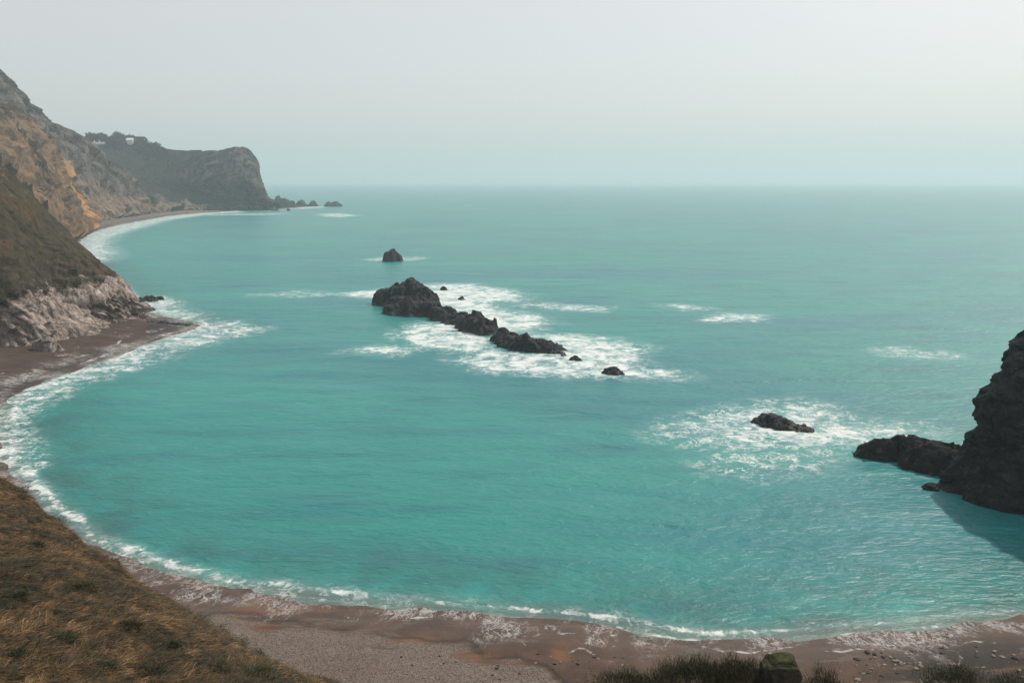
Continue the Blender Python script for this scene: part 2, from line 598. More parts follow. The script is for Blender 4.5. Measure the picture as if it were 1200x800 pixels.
# surf along the beach
nb = fbm(xyz(q, 7.0, 1.0), 4, 71)
nb2 = fbm(xyz(q, 22.0, 4.0), 2, 77)
ln = np.clip(0.5 + 0.9 * nb2, 0.25, 1)
rr = np.linalg.norm(q, axis=1)
near = rr < 420
left = smooth(-5, -25, q[:, 0])
wid = (0.6 + 0.55 * nb + 0.9 * left)
surf = np.exp(-((sd_all + 1.6 + 1.0 * nb + 0.4 * left) / np.maximum(wid * 0.8, 0.5)) ** 2)
edge = np.exp(-((sd_all - 0.1) / 0.35) ** 2) * 0.62
foam = np.where(near, np.maximum(foam, np.clip(surf * (0.74 + 0.42 * nb2 + 0.12 * left), 0, 1)), foam)
foam = np.where(near, np.maximum(foam, edge), foam)
lace = np.where(near, np.maximum(lace, smooth(-6, -1.5, sd_all) * np.clip(0.32 + 0.7 * nb2 + 0.22 * left, 0, 1)), lace)
# gentle swell and the small breaker along the beach
ph = q[:, 1] * 0.30 + q[:, 0] * 0.05
zsw = fbm(np.stack([q[:, 0] / 26, q[:, 1] / 9, np.zeros(len(q))], 1), 3, 91) * 0.34 * smooth(-4, -25, sd_all) * smooth(1500, 300, rr)
brk = np.exp(-((sd_all + 2.2 + 0.9 * nb) / 0.7) ** 2) * np.clip(0.25 + 0.9 * nb2, 0, 1) * 0.65
zsea = np.where(near, zsw + brk, zsw)
verts = np.column_stack([q, zsea])
me = mesh_from('sea', verts, grid_faces(len(RAD), len(AZ_FINE)), {'shore': np.clip(sd_all, -200, 200), 'foam': foam, 'lace': lace})
tag(link('sea', me, M_SEA), 'hazy turquoise sea filling the bay out to the horizon', 'sea', kind='structure')

# ------------------------------------------------------------------ beach
azb = np.radians(np.arange(-70, 60, 0.13))
dnb = np.radians(np.concatenate([np.linspace(44, 12, 330, endpoint=False), np.linspace(12, 1.9, 170)]))
rb = H / np.tan(dnb)
qb = polar_grid(azb, rb)
sdb = shore_sd(qb)
zb = beach_z(qb, sdb)
i_seg = np.zeros(len(qb), int)
best = np.full(len(qb), 1e18)
cum = np.concatenate([[0], np.cumsum(np.linalg.norm(np.diff(SHORE, axis=0), axis=1))])
al = np.zeros(len(qb))
for i, (p0, p1) in enumerate(zip(SHORE[:-1], SHORE[1:])):
    d = p1 - p0
    L = (d * d).sum()
    t = np.clip(((qb - p0) @ d) / L, 0, 1)
    e = qb - p0 - t[:, None] * d
    dd = (e * e).sum(1)
    m = dd < best
    best = np.where(m, dd, best)
    al = np.where(m, cum[i] + t * math.sqrt(L), al)
nbs = fbm(xyz(qb, 11.0, 6.0), 3, 101)
farl = smooth(110, 150, qb[:, 1]) * smooth(450, 400, qb[:, 1])
swash = smooth(-3, 0.0, sdb) * smooth(9.5 + 6 * nbs + 9 * farl, 1.5, sdb) * np.clip(0.55 + 1.2 * nbs + 0.15 * farl, 0, 1.0)
pxb = 600 + 1000 * qb[:, 0] / np.maximum(qb[:, 1] * CP + H * SP, 1)
dst = np.interp(pxb, [150, 250, 420, 560, 640, 720], [9, 6.5, 6.0, 7.5, 9.5, 20]) + 22 * farl + 2.5 * fbm(xyz(qb, 8.0, 7.0), 3, 111)
dry = smooth(dst - 1.5, dst + 5.0, sdb)
strand = np.exp(-((sdb - dst + 0.6 * nbs) / 0.45) ** 2) * 0.75 * (1 - farl)
wash = np.zeros(len(qb))
for kf_, (b0, am, sd0) in enumerate([(1.6, 1.3, 131), (3.8, 2.2, 137), (6.5, 2.8, 141), (9.5, 3.0, 149)]):
    sc = 1 + 0.75 * farl
    fr_ = (b0 + am * fbm(np.column_stack([al / (7 + 5 * farl), 0.15 * sdb / sc, np.full(len(al), kf_ * 7.0)]), 3, sd0) * 1.5) * sc
    st_ = np.clip(0.55 + 1.3 * fbm(np.column_stack([al / 16, np.zeros(len(al)), np.full(len(al), kf_ * 3.0)]), 2, sd0 + 2), 0, 1) * (1.0 - 0.15 * kf_)
    w_ = 0.20 + 0.55 * farl
    line = np.exp(-((sdb - fr_) / w_) ** 2)
    trail = smooth(fr_ - 3.0 * sc, fr_, sdb) * (sdb < fr_) * 0.45
    wash = np.maximum(wash, st_ * np.maximum(line, trail))
wash *= smooth(-1.5, 0.3, sdb)
weedp = W([(-80, 480), (0, 452), (40, 440), (110, 415), (165, 395), (175, 378), (222, 374), (228, 382), (200, 392), (150, 402), (110, 425), (60, 440), (20, 470)])
weed = smooth(-2, 3, poly_sd(qb, weedp))
darkr = W([(1040, 775), (1120, 755), (1200, 748), (1300, 745), (1300, 830), (1040, 830)])  # darker patch at the right of the beach, carried in the weed mask
weed = np.maximum(weed, 0.85 * smooth(-2, 2, poly_sd(qb, darkr)))
weed = np.maximum(weed, strand)
f = grid_faces(len(rb), len(azb))
keep = ((sdb > -14) & (sdb < 62))[f].all(1)
v2, f2, at2 = compact(np.column_stack([qb, zb]), f[keep], {'shore': sdb, 'along': al, 'swash': swash, 'dry': dry, 'wash': wash, 'rust': 1 - farl, 'weed': weed,
                                                             'shoreuv': np.column_stack([al, sdb, np.zeros(len(al))])})
me = mesh_from('beach', v2, f2, at2)
M_BEACH = mat_beach()
tag(link('beach', me, M_BEACH), 'brown shingle beach curving round the bay', 'beach', kind='structure')


# ------------------------------------------------------------------ lofted landforms
def resample(line, n, key=None):
    line = np.asarray(line, float)
    line = catmull(line, 6)
    s = np.concatenate([[0], np.cumsum(np.linalg.norm(np.diff(line, axis=0), axis=1))])
    s /= s[-1]
    t = np.linspace(0, 1, n)
    return np.stack([np.interp(t, s, line[:, k]) for k in range(3)], 1)


def loft(lines, nc, rows, amp, fn, shape=None):
    """lines: world polylines from toe over crest to the back; rows: row count between successive lines.
    fn(points, s_metres, t) -> displacement along the normal in metres"""
    L = [resample(l, nc) for l in lines]
    grid = []
    tt = []
    for k in range(len(L) - 1):
        a, b = L[k], L[k + 1]
        for j in range(rows[k]):
            t = j / rows[k]
            grid.append(a + (b - a) * t)
            tt.append(k + t)
    grid.append(L[-1])
    tt.append(len(L) - 1)
    g = np.array(grid)
    nr = len(g)
    du = np.gradient(g, axis=1)
    dv = np.gradient(g, axis=0)
    nn = np.cross(du, dv)
    nn /= np.linalg.norm(nn, axis=2, keepdims=True) + 1e-9
    front = nn[: rows[0]].reshape(-1, 3)
    if ((CAM - g[: rows[0]].reshape(-1, 3)) * front).sum(1).mean() < 0:
        nn = -nn
    # smooth normals a little so displacement does not tangle
    for _ in range(4):
        nn[:, 1:-1] = (nn[:, :-2] + nn[:, 2:] + 2 * nn[:, 1:-1]) / 4
        nn[1:-1] = (nn[:-2] + nn[2:] + 2 * nn[1:-1]) / 4
    nn /= np.linalg.norm(nn, axis=2, keepdims=True) + 1e-9
    seg = np.linalg.norm(np.diff(g, axis=1), axis=2).mean(0)
    sm = np.concatenate([[0], np.cumsum(seg)])
    slen = np.concatenate([[0], np.cumsum(np.linalg.norm(np.diff(g, axis=0), axis=2).mean(1))])
    S = np.broadcast_to(sm[None, :], (nr, nc)).reshape(-1)
    T = np.broadcast_to(np.array(tt)[:, None], (nr, nc)).reshape(-1)
    TL = np.broadcast_to(slen[:, None], (nr, nc)).reshape(-1)
    p = g.reshape(-1, 3)
    d = fn(p, S, T, TL) * amp
    v = p + nn.reshape(-1, 3) * d[:, None]
    return v, grid_faces(nr, nc), S, T, TL, d


def rib_fn(rib_len, fine, ramp=0.12, seed=1, ribs=1.0, crest_keep=0.35, down=6.0):
    def fn(p, S, T, TL):
        wob = fbm(p / (rib_len * 2.0), 3, seed + 3) * rib_len * 0.8
        r = ridged(np.stack([(S + wob) / rib_len, TL / (rib_len * down), np.full(len(S), seed * 1.3)], 1), 5, seed)
        b = fbm(p / (rib_len * 1.7), 4, seed + 7)
        c = cells(p / fine, seed + 2)
        d = ribs * (r - 0.25) * 1.0 + b * 0.6 + c * 0.35
        k = crest_keep + (1 - crest_keep) * smooth(1.0, 0.75, T) + (1 - crest_keep) * smooth(1.1, 1.5, T)
        return d * np.clip(k, 0, 1)
    return fn


BVH = {}


def bvh_of(o):
    if o.name not in BVH:
        m = o.data
        BVH[o.name] = BVHTree.FromPolygons([v.co[:] for v in m.vertices], [p.vertices[:] for p in m.polygons])
    return BVH[o.name]


def hit(o, px, py):
    d = ray(px, py)
    h = bvh_of(o).ray_cast(Vector(CAM), Vector(d).normalized())
    return None if h[0] is None else np.array(h[0])


def drop(o, x, y):
    h = bvh_of(o).ray_cast(Vector((x, y, 400)), Vector((0, 0, -1)))
    return None if h[0] is None else h[0].z


# --- the near spur on the left
toe = [G(-260, 470, -2), G(-120, 440, -2), G(-40, 424, -2), G(0, 420, -2), G(30, 421, -2), G(65, 418, -2), G(100, 408, -2), G(135, 396, -2),
       G(160, 383, -2), G(172, 374, -2), G(174, 366, -2)]
mid = [P(-260, 330, 232), P(-120, 335, 236), P(-40, 345, 226), P(0, 345, 226), P(25, 345, 232), P(55, 352, 250), P(85, 355, 253), P(115, 350, 258),
       P(140, 348, 268), P(155, 354, 280), P(165, 364, 288)]
crest = [P(-260, 30, 300), P(-120, 105, 300), P(-60, 150, 300), P(-20, 180, 300), P(5, 198, 302), P(30, 222, 304), P(62, 254, 306), P(92, 286, 303),
         P(122, 311, 298), P(143, 330, 294), P(152, 345, 296)]
back = [np.array([c[0] * (c[1] + 70) / c[1] - 14, c[1] + 70, max(-3, c[2] * 0.35 - 6)]) for c in crest]
back[-1] = np.array([crest[-1][0] * 1.06 - 5, crest[-1][1] + 18, -3])
back[-2] = np.array([crest[-2][0] * 1.12 - 8, crest[-2][1] + 34, -3])
v, f, S, T, TL, d = loft([toe, mid, crest, back], 420, [110, 120, 50], 4.2, lambda p, S, T, TL: rib_fn(11, 3.2, seed=4)(p, S, T * 0.5, TL) * (0.55 + 0.45 * smooth(1.5, 0.8, T)))
sN = S / S.max()
tb = np.interp(sN, [0, 0.35, 0.5, 0.62, 0.72, 0.82, 0.92, 1], [0.55, 0.74, 0.84, 0.96, 1.05, 1.2, 1.55, 2.0])
bare = smooth(tb + 0.30, tb - 0.25, T) * 0.85 + 0.12 + 0.42 * smooth(1.55, 1.9, T) * smooth(0.72, 0.45, sN)
bare += 0.10 * (d / 3.0)
M_SPUR = cliff_mat('limestone_turf', (0.085, 0.070, 0.060), (0.44, 0.36, 0.31), (0.030, 0.028, 0.016), (0.066, 0.050, 0.027), scale=1.6, bump=0.9)
me = mesh_from('cliff_spur', v, f, {'bare': bare, 'st': np.column_stack([S, TL, 0 * S]), 'accent': 0 * S})
SPUR = tag(link('cliff_spur', me, M_SPUR), 'nearer turf-topped cliff with a pale limestone foot reaching into the bay', 'cliff', kind='structure')

# --- the sandstone buttress behind it
toe = [np.array(p, float) for p in [(-318, 600, -2), (-338, 660, -2), (-358, 715, -2), (-384, 775, -2), (-408, 830, -2), (-428, 868, -2), (-437, 890, -2)]]
crest = [P(-120, 60, 800), P(-60, 100, 815), P(-10, 133, 835), P(16, 128, 850), P(32, 146, 856), P(44, 168, 862), P(54, 198, 868), P(70, 224, 876), P(88, 243, 882), P(106, 262, 888)]
back = [np.array([c[0] * (c[1] + 90) / c[1] - 40, c[1] + 90, c[2] * 0.55]) for c in crest]
v, f, S, T, TL, d = loft([toe, crest, back], 300, [200, 30], 19.0, rib_fn(42, 13, seed=9, crest_keep=0.45, down=3.5))
sN = S / S.max()
me = mesh_from('sandstone_cliff', v, f, {'bare': 0.55 + 0.35 * smooth(0.35, 0.85, sN) + 0.02 * d - 0.15 * smooth(0.6, 1, T), 'st': np.column_stack([S, TL, 0 * S]), 'accent': 0.10 + 0.90 * smooth(0.50, 0.85, sN) * smooth(0.95, 0.7, T)})
M_SANDST = cliff_mat('sandstone', (0.070, 0.050, 0.035), (0.185, 0.120, 0.072), (0.036, 0.030, 0.022), (0.070, 0.050, 0.034), accent=(0.66, 0.35, 0.13), scale=0.42, bump=0.9)
SANDST = tag(link('sandstone_cliff', me, M_SANDST), 'orange sandstone buttress lit by the sun behind the turf spur', 'cliff', kind='structure')

# --- the long grey slope
toe = [np.array((-420, 700, -2.)), np.array((-440, 800, -2.)), G(88, 268, -1), G(120, 261.5, -1), G(160, 255.2, -1), G(190, 251.5, -1), G(215, 249.5, -1), G(250, 248, -1)]
crest = [P(-150, -40, 960), P(-60, 28, 1010), P(0, 82, 1040), P(16, 106, 1052), P(40, 134, 1085), P(70, 148, 1120), P(100, 166, 1160), P(140, 200, 1225), P(180, 234, 1290), P(215, 247, 1330)]
back = [np.array([c[0] * (c[1] + 120) / c[1] - 220, c[1] + 120, c[2] * 0.8 + 2]) for c in crest]
v, f, S, T, TL, d = loft([toe, crest, back], 420, [240, 30], 19.0, rib_fn(60, 16, seed=15, ribs=0.8, crest_keep=0.25, down=5))
me = mesh_from('chalk_slope', v, f, {'bare': 0.42 + 0.25 * smooth(0.6, 0.1, T) + 0.020 * d, 'st': np.column_stack([S, TL, 0 * S]), 'accent': 0.55 * smooth(0.45, 0.1, T)})
M_CHALK = cliff_mat('scree_slope', (0.024, 0.022, 0.020), (0.165, 0.140, 0.120), (0.020, 0.019, 0.014), (0.048, 0.040, 0.028), accent=(0.28, 0.18, 0.11), scale=0.40, bump=0.9)
CHALK = tag(link('chalk_slope', me, M_CHALK), 'tall grey scree slope running down to the far beach', 'cliff', kind='structure')

# --- the far headland
toe = [G(110, 251, -1), G(150, 250, -1), G(185, 249.2, -1), G(230, 248.3, -1), G(270, 247.6, -1), G(295, 247, -1), G(310, 246.2, -1), G(321, 245, -1), G(330, 243.5, -1)]
mid = [P(90, 205, 1480), P(130, 208, 1460), P(170, 214, 1430), P(215, 217, 1390), P(250, 216, 1350), P(275, 214, 1335), P(292, 214, 1332), P(303, 226, 1338), P(318, 240, 1348)]
crest = [P(60, 168, 1650), P(100, 164, 1640), P(135, 162, 1620), P(170, 169, 1580), P(205, 176.5, 1520), P(240, 178, 1450), P(262, 176, 1410), P(278, 173.5, 1392),
         P(292, 178, 1385), P(301, 190, 1380), P(304, 208, 1378), P(309, 225, 1376), P(320, 237, 1374), P(328, 243, 1372)]
bk = [np.array([c[0] * 1.03 - 25 - 60 * (1 - i / 13), c[1] + 60 + 140 * (1 - i / 13), max(c[2] - 8 - 10 * (i / 13), -2)]) for i, c in enumerate(crest)]
bk2 = [np.array([b[0] - 20, b[1] + 80, -3.0]) for b in bk]
v, f, S, T, TL, d = loft([toe, mid, crest, bk, bk2], 420, [110, 110, 20, 20], 14.0, lambda p, S, T, TL: rib_fn(65, 20, seed=23, crest_keep=0.3, down=2.5)(p, S, T * 0.5, TL) * (0.35 + 0.65 * smooth(0.35, 0.8, S / S.max())))
sN = S / S.max()
me = mesh_from('headland', v, f, {'bare': 0.12 + 0.42 * smooth(0.40, 0.85, sN) + 0.02 * d + 0.2 * smooth(0.25, 0.0, T), 'st': np.column_stack([S, TL, 0 * S]), 'accent': 0 * S})
M_HEAD = cliff_mat('headland_turf', (0.020, 0.020, 0.018), (0.17, 0.138, 0.108), (0.005, 0.011, 0.009), (0.022, 0.026, 0.017), scale=0.35, bump=0.9)
HEADL = tag(link('headland', me, M_HEAD), 'far headland ending in a steep rocky nose above the sea', 'headland', kind='structure')

# --- the dark promontory on the right: stacked contours shrinking towards a centre
cen = np.array([118.0, 138.0])
base = np.array([G(1094, 566)[:2], G(1100, 577)[:2], G(1140, 592)[:2], G(1200, 604)[:2], [84, 97], [105, 84], [140, 78], [185, 95], [200, 140],
                 [180, 185], [145, 190], [114, 172], [89, 152], [73, 135]])
base = np.vstack([base, base[:1]])
bl = resample(np.column_stack([base, np.zeros(len(base))]), 420)[:, :2]
bl[-1] = bl[0]
prof = [(-3, 1.03), (0, 1.0), (5, 0.92), (9, 0.90), (12, 0.88), (16.5, 0.845), (21.8, 0.765), (24, 0.72), (30, 0.60), (38, 0.40), (46, 0.25), (52, 0.10), (53, 0.01)]
proff = [(-3, 1.02), (0, 1.0), (10, 0.95), (20, 0.90), (30, 0.82), (38, 0.72), (46, 0.50), (52, 0.20), (53, 0.01)]
zs = np.concatenate([np.linspace(-3, 24, 150, endpoint=False), np.linspace(24, 53, 80)])
ks = np.interp(zs, [a for a, _ in prof], [b for _, b in prof])
kf = np.interp(zs, [a for a, _ in proff], [b for _, b in proff])
fw = smooth(122, 106, bl[:, 1])
pts = np.array([np.column_stack([cen + (bl - cen) * (k * (1 - fw) + k2 * fw)[:, None], np.full(len(bl), z)]) for z, k, k2 in zip(zs, ks, kf)])
nr, nc = pts.shape[:2]
p = pts.reshape(-1, 3)
rad = p - np.append(cen, 0)
rad[:, 2] = 0
rad /= np.linalg.norm(rad, axis=1, keepdims=True) + 1e-9
tilt = p + np.column_stack([0 * p[:, 0], 0 * p[:, 0], p[:, 0] * 0.25])
dd = 1.7 * fbm(p / 9, 4, 201) + 1.5 * ridged(tilt / np.array([9, 9, 3.0]), 4, 207) + 1.0 * cells(tilt / np.array([4.5, 4.5, 2.6]), 211) + 1.1 * cells(tilt / np.array([11.0, 11.0, 8.0]), 217) - 1.9
p = p + rad * dd[:, None] * smooth(53, 42, p[:, 2])[:, None]
p = p.reshape(nr, nc, 3)
p[:, -1] = p[:, 0]
me = mesh_from('promontory', p.reshape(-1, 3), grid_faces(nr, nc))
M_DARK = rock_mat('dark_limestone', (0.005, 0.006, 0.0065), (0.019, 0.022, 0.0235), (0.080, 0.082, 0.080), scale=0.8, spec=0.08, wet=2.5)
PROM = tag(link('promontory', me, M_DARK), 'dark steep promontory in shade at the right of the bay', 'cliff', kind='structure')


# ------------------------------------------------------------------ rocks standing in the sea
def rock(name, label, bumps, mat, res, rough=1.0, group=None, cat='rock', seed=1, sink=1.0, crag=1.0):
    """bumps: (px, py at the waterline, radius x, radius y, turn in degrees, height)"""
    cs = []
    for px, py, rx, ry, rot, h in bumps:
        c = G(px, py)[:2]
        cs.append((c, rx, ry, R(rot), h))
    allc = np.array([c[0] for c in cs])
    m = max(max(c[1], c[2]) for c in cs) * 1.5 + 1
    lo, hi = allc.min(0) - m, allc.max(0) + m
    nx, ny = int((hi[0] - lo[0]) / res) + 2, int((hi[1] - lo[1]) / res) + 2
    X, Y = np.meshgrid(np.linspace(lo[0], hi[0], nx), np.linspace(lo[1], hi[1], ny))
    qq = np.stack([X.ravel(), Y.ravel()], 1)
    hs = max(c[4] for c in cs)
    w = np.stack([fbm(xyz(qq, 4.0 * rough, seed), 4, seed), fbm(xyz(qq, 4.0 * rough, seed), 4, seed + 9)], 1) * 1.8 * rough
    z = np.full(len(qq), -9.0)
    for c, rx, ry, rot, h in cs:
        e = qq + w - c
        a = e[:, 0] * math.cos(rot) + e[:, 1] * math.sin(rot)
        b = -e[:, 0] * math.sin(rot) + e[:, 1] * math.cos(rot)
        r = np.sqrt((a / rx) ** 2 + (b / ry) ** 2)
        zz = (h + sink) * (1 - r ** 2.4) - sink
        z = np.maximum(z, zz)
    amp = min(1.0, hs / 4) * rough
    k = smooth(-sink, hs * 0.3, z)
    z = z + amp * k * crag * (0.9 * (ridged(xyz(qq, 7.0 * rough, seed), 4, seed + 3) - 0.2) + 1.6 * cells(xyz(qq, 4.2 * rough, seed), seed + 5) + 0.35 * cells(xyz(qq, 1.4 * rough, seed), seed + 6))
    p = np.column_stack([qq, z])
    jit = np.stack([cells(p / (1.7 * rough), seed + 11), cells(p / (1.7 * rough), seed + 12)], 1)
    p[:, :2] += jit * 0.7 * crag * rough * k[:, None]
    f = grid_faces(ny, nx)
    keep = (z > -sink - 0.3)[f].any(1)
    p[:, 2] = np.maximum(p[:, 2], -sink - 0.4)
    vv, ff, _ = compact(p, f[keep], {})
    o0 = np.append(allc.mean(0), 0.0)
    me = mesh_from(name, vv - o0, ff, smooth_shade=True)
    o = link(name, me, mat, loc=o0)
    return tag(o, label, cat, group)


M_SEAROCK = rock_mat('wet_sea_rock', (0.007, 0.0085, 0.0095), (0.014, 0.016, 0.0175), (0.085, 0.088, 0.090), spec=0.4, scale=1.1, wet=1.2)
M_FARROCK = rock_mat('far_rock', (0.020, 0.022, 0.022), (0.05, 0.05, 0.046), (0.12, 0.11, 0.10), scale=0.5, wet=2.5)
GS = 'dark rocks in the foam in mid bay'
rock('island_rock', 'largest dark rock island, high craggy hump at its far end and a low spine', [
    (452, 356, 5, 7, 0, 5.0), (465, 357, 6, 9, 0, 6.0), (480, 360, 7, 9, 0, 9.6), (489, 361, 6, 8, 0, 9.2), (498, 363, 5.5, 8, 10, 7.6), (472, 366, 8, 8, 0, 4.5), (490, 368, 8, 8, 0, 5.0),
    (508, 370, 6, 6, 0, 4.0), (522, 374, 6, 5, 0, 3.3), (535, 378, 6, 5, 0, 3.2), (547, 383, 5, 5, 0, 2.6), (559, 387, 6, 6, 0, 5.0), (568, 390, 4.5, 5, 0, 3.8)],
    M_SEAROCK, 0.35, seed=3, group=GS)
rock('sea_rock', 'long low black rock at the near end of the island, streaked with white runoff', [
    (589, 401, 3.6, 4.2, 0, 3.0), (601, 405, 4.2, 5, 0, 3.3), (613, 409, 4.6, 5, 0, 3.3), (627, 411, 4.6, 4.5, 0, 2.8), (640, 412, 4.6, 3.6, 0, 1.8), (651, 411, 4, 2.6, 0, 1.0)],
    M_SEAROCK, 0.3, seed=31, group=GS)
rock('sea_rock', 'thin sliver of rock awash at the tail of the long low rock', [(655, 415, 2.2, 1.2, -20, 0.9), (661, 417, 1.4, 1.0, -20, 0.6)], M_SEAROCK, 0.15, 0.5, seed=41, group=GS, sink=0.5)
rock('sea_rock', 'small round rock in white foam between the long rock and the lone one', [(674, 422, 1.5, 1.4, 0, 1.2), (678, 423, 1.2, 1.2, 0, 0.9)], M_SEAROCK, 0.12, 0.45, seed=43, group=GS, sink=0.5)
rock('sea_rock', 'lone jagged dark rock at the near edge of the big foam patch', [(713, 437, 2.0, 1.6, 0, 1.1), (719, 438, 2.4, 2, 0, 1.5), (727, 438, 1.6, 1.4, 0, 0.8)], M_SEAROCK, 0.15, 0.5, seed=47, group=GS, sink=0.6)
rock('sea_rock', 'tiny rock tip in the foam behind the tall hump', [(520, 339.5, 1.6, 1.6, 0, 1.4)], M_SEAROCK, 0.2, 0.5, seed=53, group=GS, sink=0.5)
rock('sea_rock', 'tiny rock tip in the foam behind the low spine', [(541, 351, 1.6, 1.4, 0, 1.2)], M_SEAROCK, 0.2, 0.5, seed=57, group=GS, sink=0.5)
rock('sea_rock', 'isolated black slab rock ringed by lacy foam near the right promontory', [
    (893, 495, 2.4, 2.4, 0, 1.7), (905, 498, 3.0, 2.6, 0, 1.8), (918, 500, 3.2, 2.4, 0, 1.5), (932, 502, 3.0, 1.8, 0, 0.9), (944, 504, 2.4, 1.2, 0, 0.45)], M_SEAROCK, 0.16, 0.6, seed=61, sink=0.6)
rock('sea_stack', 'rounded dark stack standing alone beyond the island', [(456, 306, 4.0, 5, 0, 5.6), (461, 306, 4.4, 5, 0, 6.6), (467, 306, 3.2, 4, 0, 4.5)], M_SEAROCK, 0.3, 0.9, seed=67, crag=0.35, cat='sea stack')
GF = 'rocks off the tip of the far headland'
rock('sea_stack', 'low broad outermost rock, furthest from the headland nose', [(386, 242, 10, 10, 0, 7), (393, 242, 11, 10, 0, 8), (398, 242, 6, 6, 0, 5)], M_FARROCK, 1.0, 2.0, seed=71, crag=0.45, group=GF, cat='sea stack')
rock('sea_stack', 'pointed cone of rock just inside the outermost one', [(366, 242, 9, 8, 0, 10), (366, 242, 14, 10, 0, 5)], M_FARROCK, 1.0, 1.6, seed=73, crag=0.45, group=GF, cat='sea stack')
rock('sea_stack', 'rounded rock next inside the cone of rock', [(353, 242, 11, 9, 0, 11)], M_FARROCK, 1.0, 1.8, seed=79, crag=0.45, group=GF, cat='sea stack')
rock('sea_stack', 'highest lumpy rock against the foot of the headland nose', [(326, 243, 9, 12, 0, 20), (334, 243, 12, 12, 0, 15), (341, 243, 13, 10, 0, 11), (318, 244, 12, 10, 0, 11)], M_FARROCK, 1.0, 2.2, seed=83, crag=0.45, group=GF, cat='sea stack')
rock('sea_rock', 'small dark rock awash below the headland nose, nearer its toe', [(325, 247, 4, 4, 0, 3.0), (320, 247, 3, 3, 0, 2)], M_FARROCK, 0.7, 1.2, seed=89, group=GF)
rock('sea_rock', 'small dark rock awash out from the headland toe', [(338, 247, 3.5, 3, 0, 3)], M_FARROCK, 0.7, 1.2, seed=91, group=GF)
GP = 'rocks awash off the tip of the turf spur'
rock('sea_rock', 'larger dark rock off the spur tip', [(174, 352, 2.6, 2.4, 0, 1.8), (180, 353, 2, 2, 0, 1.2)], M_SEAROCK, 0.22, 0.6, seed=95, group=GP, sink=0.6)
rock('sea_rock', 'flat dark rock hard against the spur behind the larger one', [(164, 354, 2.4, 2.2, 0, 1.6)], M_SEAROCK, 0.22, 0.6, seed=97, group=GP, sink=0.6)
rock('sea_rock', 'small outer rock in surf, furthest from the spur', [(187, 351, 1.8, 1.6, 0, 1.2)], M_SEAROCK, 0.22, 0.6, seed=99, group=GP, sink=0.6)
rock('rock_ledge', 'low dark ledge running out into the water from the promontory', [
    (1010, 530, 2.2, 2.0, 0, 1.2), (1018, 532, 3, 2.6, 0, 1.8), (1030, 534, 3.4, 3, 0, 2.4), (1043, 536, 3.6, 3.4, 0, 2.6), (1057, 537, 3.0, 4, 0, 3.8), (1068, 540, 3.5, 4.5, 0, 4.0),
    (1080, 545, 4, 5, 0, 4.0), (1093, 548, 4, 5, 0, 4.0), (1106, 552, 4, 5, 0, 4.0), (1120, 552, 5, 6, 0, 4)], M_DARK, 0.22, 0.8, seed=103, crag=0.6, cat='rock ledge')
rock('sea_rock', 'small dark rock at the waterline below the promontory face', [(1092, 572, 1.4, 1.0, 0, 0.7), (1085, 570, 1.0, .8, 0, .4)], M_DARK, 0.12, 0.4, seed=107, sink=0.5)
rock('rock_ledge', 'flat black ledge of weedy rock on the beach tip below the spur', [(178, 380, 3, 2.2, 0, 1.0), (192, 381, 3.6, 2.2, 0, 1.2), (206, 382, 3.2, 2, 0, 1.0), (218, 382, 2.6, 1.6, 0, 0.7)], M_SEAROCK, 0.22, 0.6, seed=121, cat='rock ledge', sink=0.6)
M_PALE = rock_mat('pale_boulder', (0.14, 0.12, 0.105), (0.30, 0.26, 0.22), (0.45, 0.40, 0.35), scale=1.2)
rock('boulder', 'pale boulder on the beach under the left end of the spur', [(2, 412, 4, 3.4, 0, 4.5), (12, 413, 4, 3, 0, 3.4)], M_PALE, 0.25, 0.7, seed=109)
rock('boulder', 'pale fallen block at the foot of the limestone face', [(52, 415, 3.2, 2.8, 0, 3.8), (62, 416, 3.2, 2.6, 0, 3.0)], M_PALE, 0.25, 0.7, seed=113)

# ------------------------------------------------------------------ near hillside
ridge_px = [(-420, 380, 105), (-300, 430, 97), (-150, 492, 87), (0, 558, 77), (60, 608, 73), (130, 666, 68), (200, 708, 64), (260, 745, 61), (330, 777, 58), (420, 806, 55),
            (520, 850, 49), (610, 850, 45), (680, 822, 42.5), (760, 803, 41), (830, 798, 40.5), (900, 800, 40), (960, 806, 40), (1030, 818, 40), (1110, 812, 41), (1200, 806, 43), (1330, 800, 46)]
ridge = np.array([P(*t) for t in ridge_px])
toeh = []
for (px, py, D), r in zip(ridge_px, ridge):
    out = np.array([r[0] * 0.25 + 6, 1.0 * abs(r[1]) * 0.3, 0])
    out = out / np.linalg.norm(out)
    toeh.append(np.array([r[0], r[1], 0.2]) + out * (2.0 + 0.30 * r[2]))
toeh = np.array(toeh)
toeh[:, 2] = 0.6
near2 = np.array([P(px, max(860 - 0.00 * px, 840) + (0 if px < 450 else 0.5 * (px - 450)), np.interp(px, [-420, 0, 400, 800, 1330], [30, 27, 30, 27, 27])) for px, py, D in ridge_px])
near3 = np.array([[np.interp(px, [-420, 600, 1330], [-28, 0, 24]), 3.0, np.interp(px, [-420, 300, 600, 1330], [43.0, 42.4, 42.2, 41])] for px, py, D in ridge_px])
near4 = near3 + np.array([0, -30, 5.0])
brow = toeh * 0.30 + ridge * 0.70
brow[:, 2] = ridge[:, 2] - 1.6


def hill_fn(p, S, T, TL):
    return (0.85 * fbm(p / 7, 4, 301) + 0.42 * ridged(p / 2.2, 3, 303)) * (0.5 + 0.5 * smooth(1.0, 0.6, np.abs(T - 2) + 0.3))


hv, hf, S, T, TL, d = loft([toeh, brow, ridge, near2, near3, near4], 420, [26, 14, 170, 30, 6], 1.0, hill_fn)


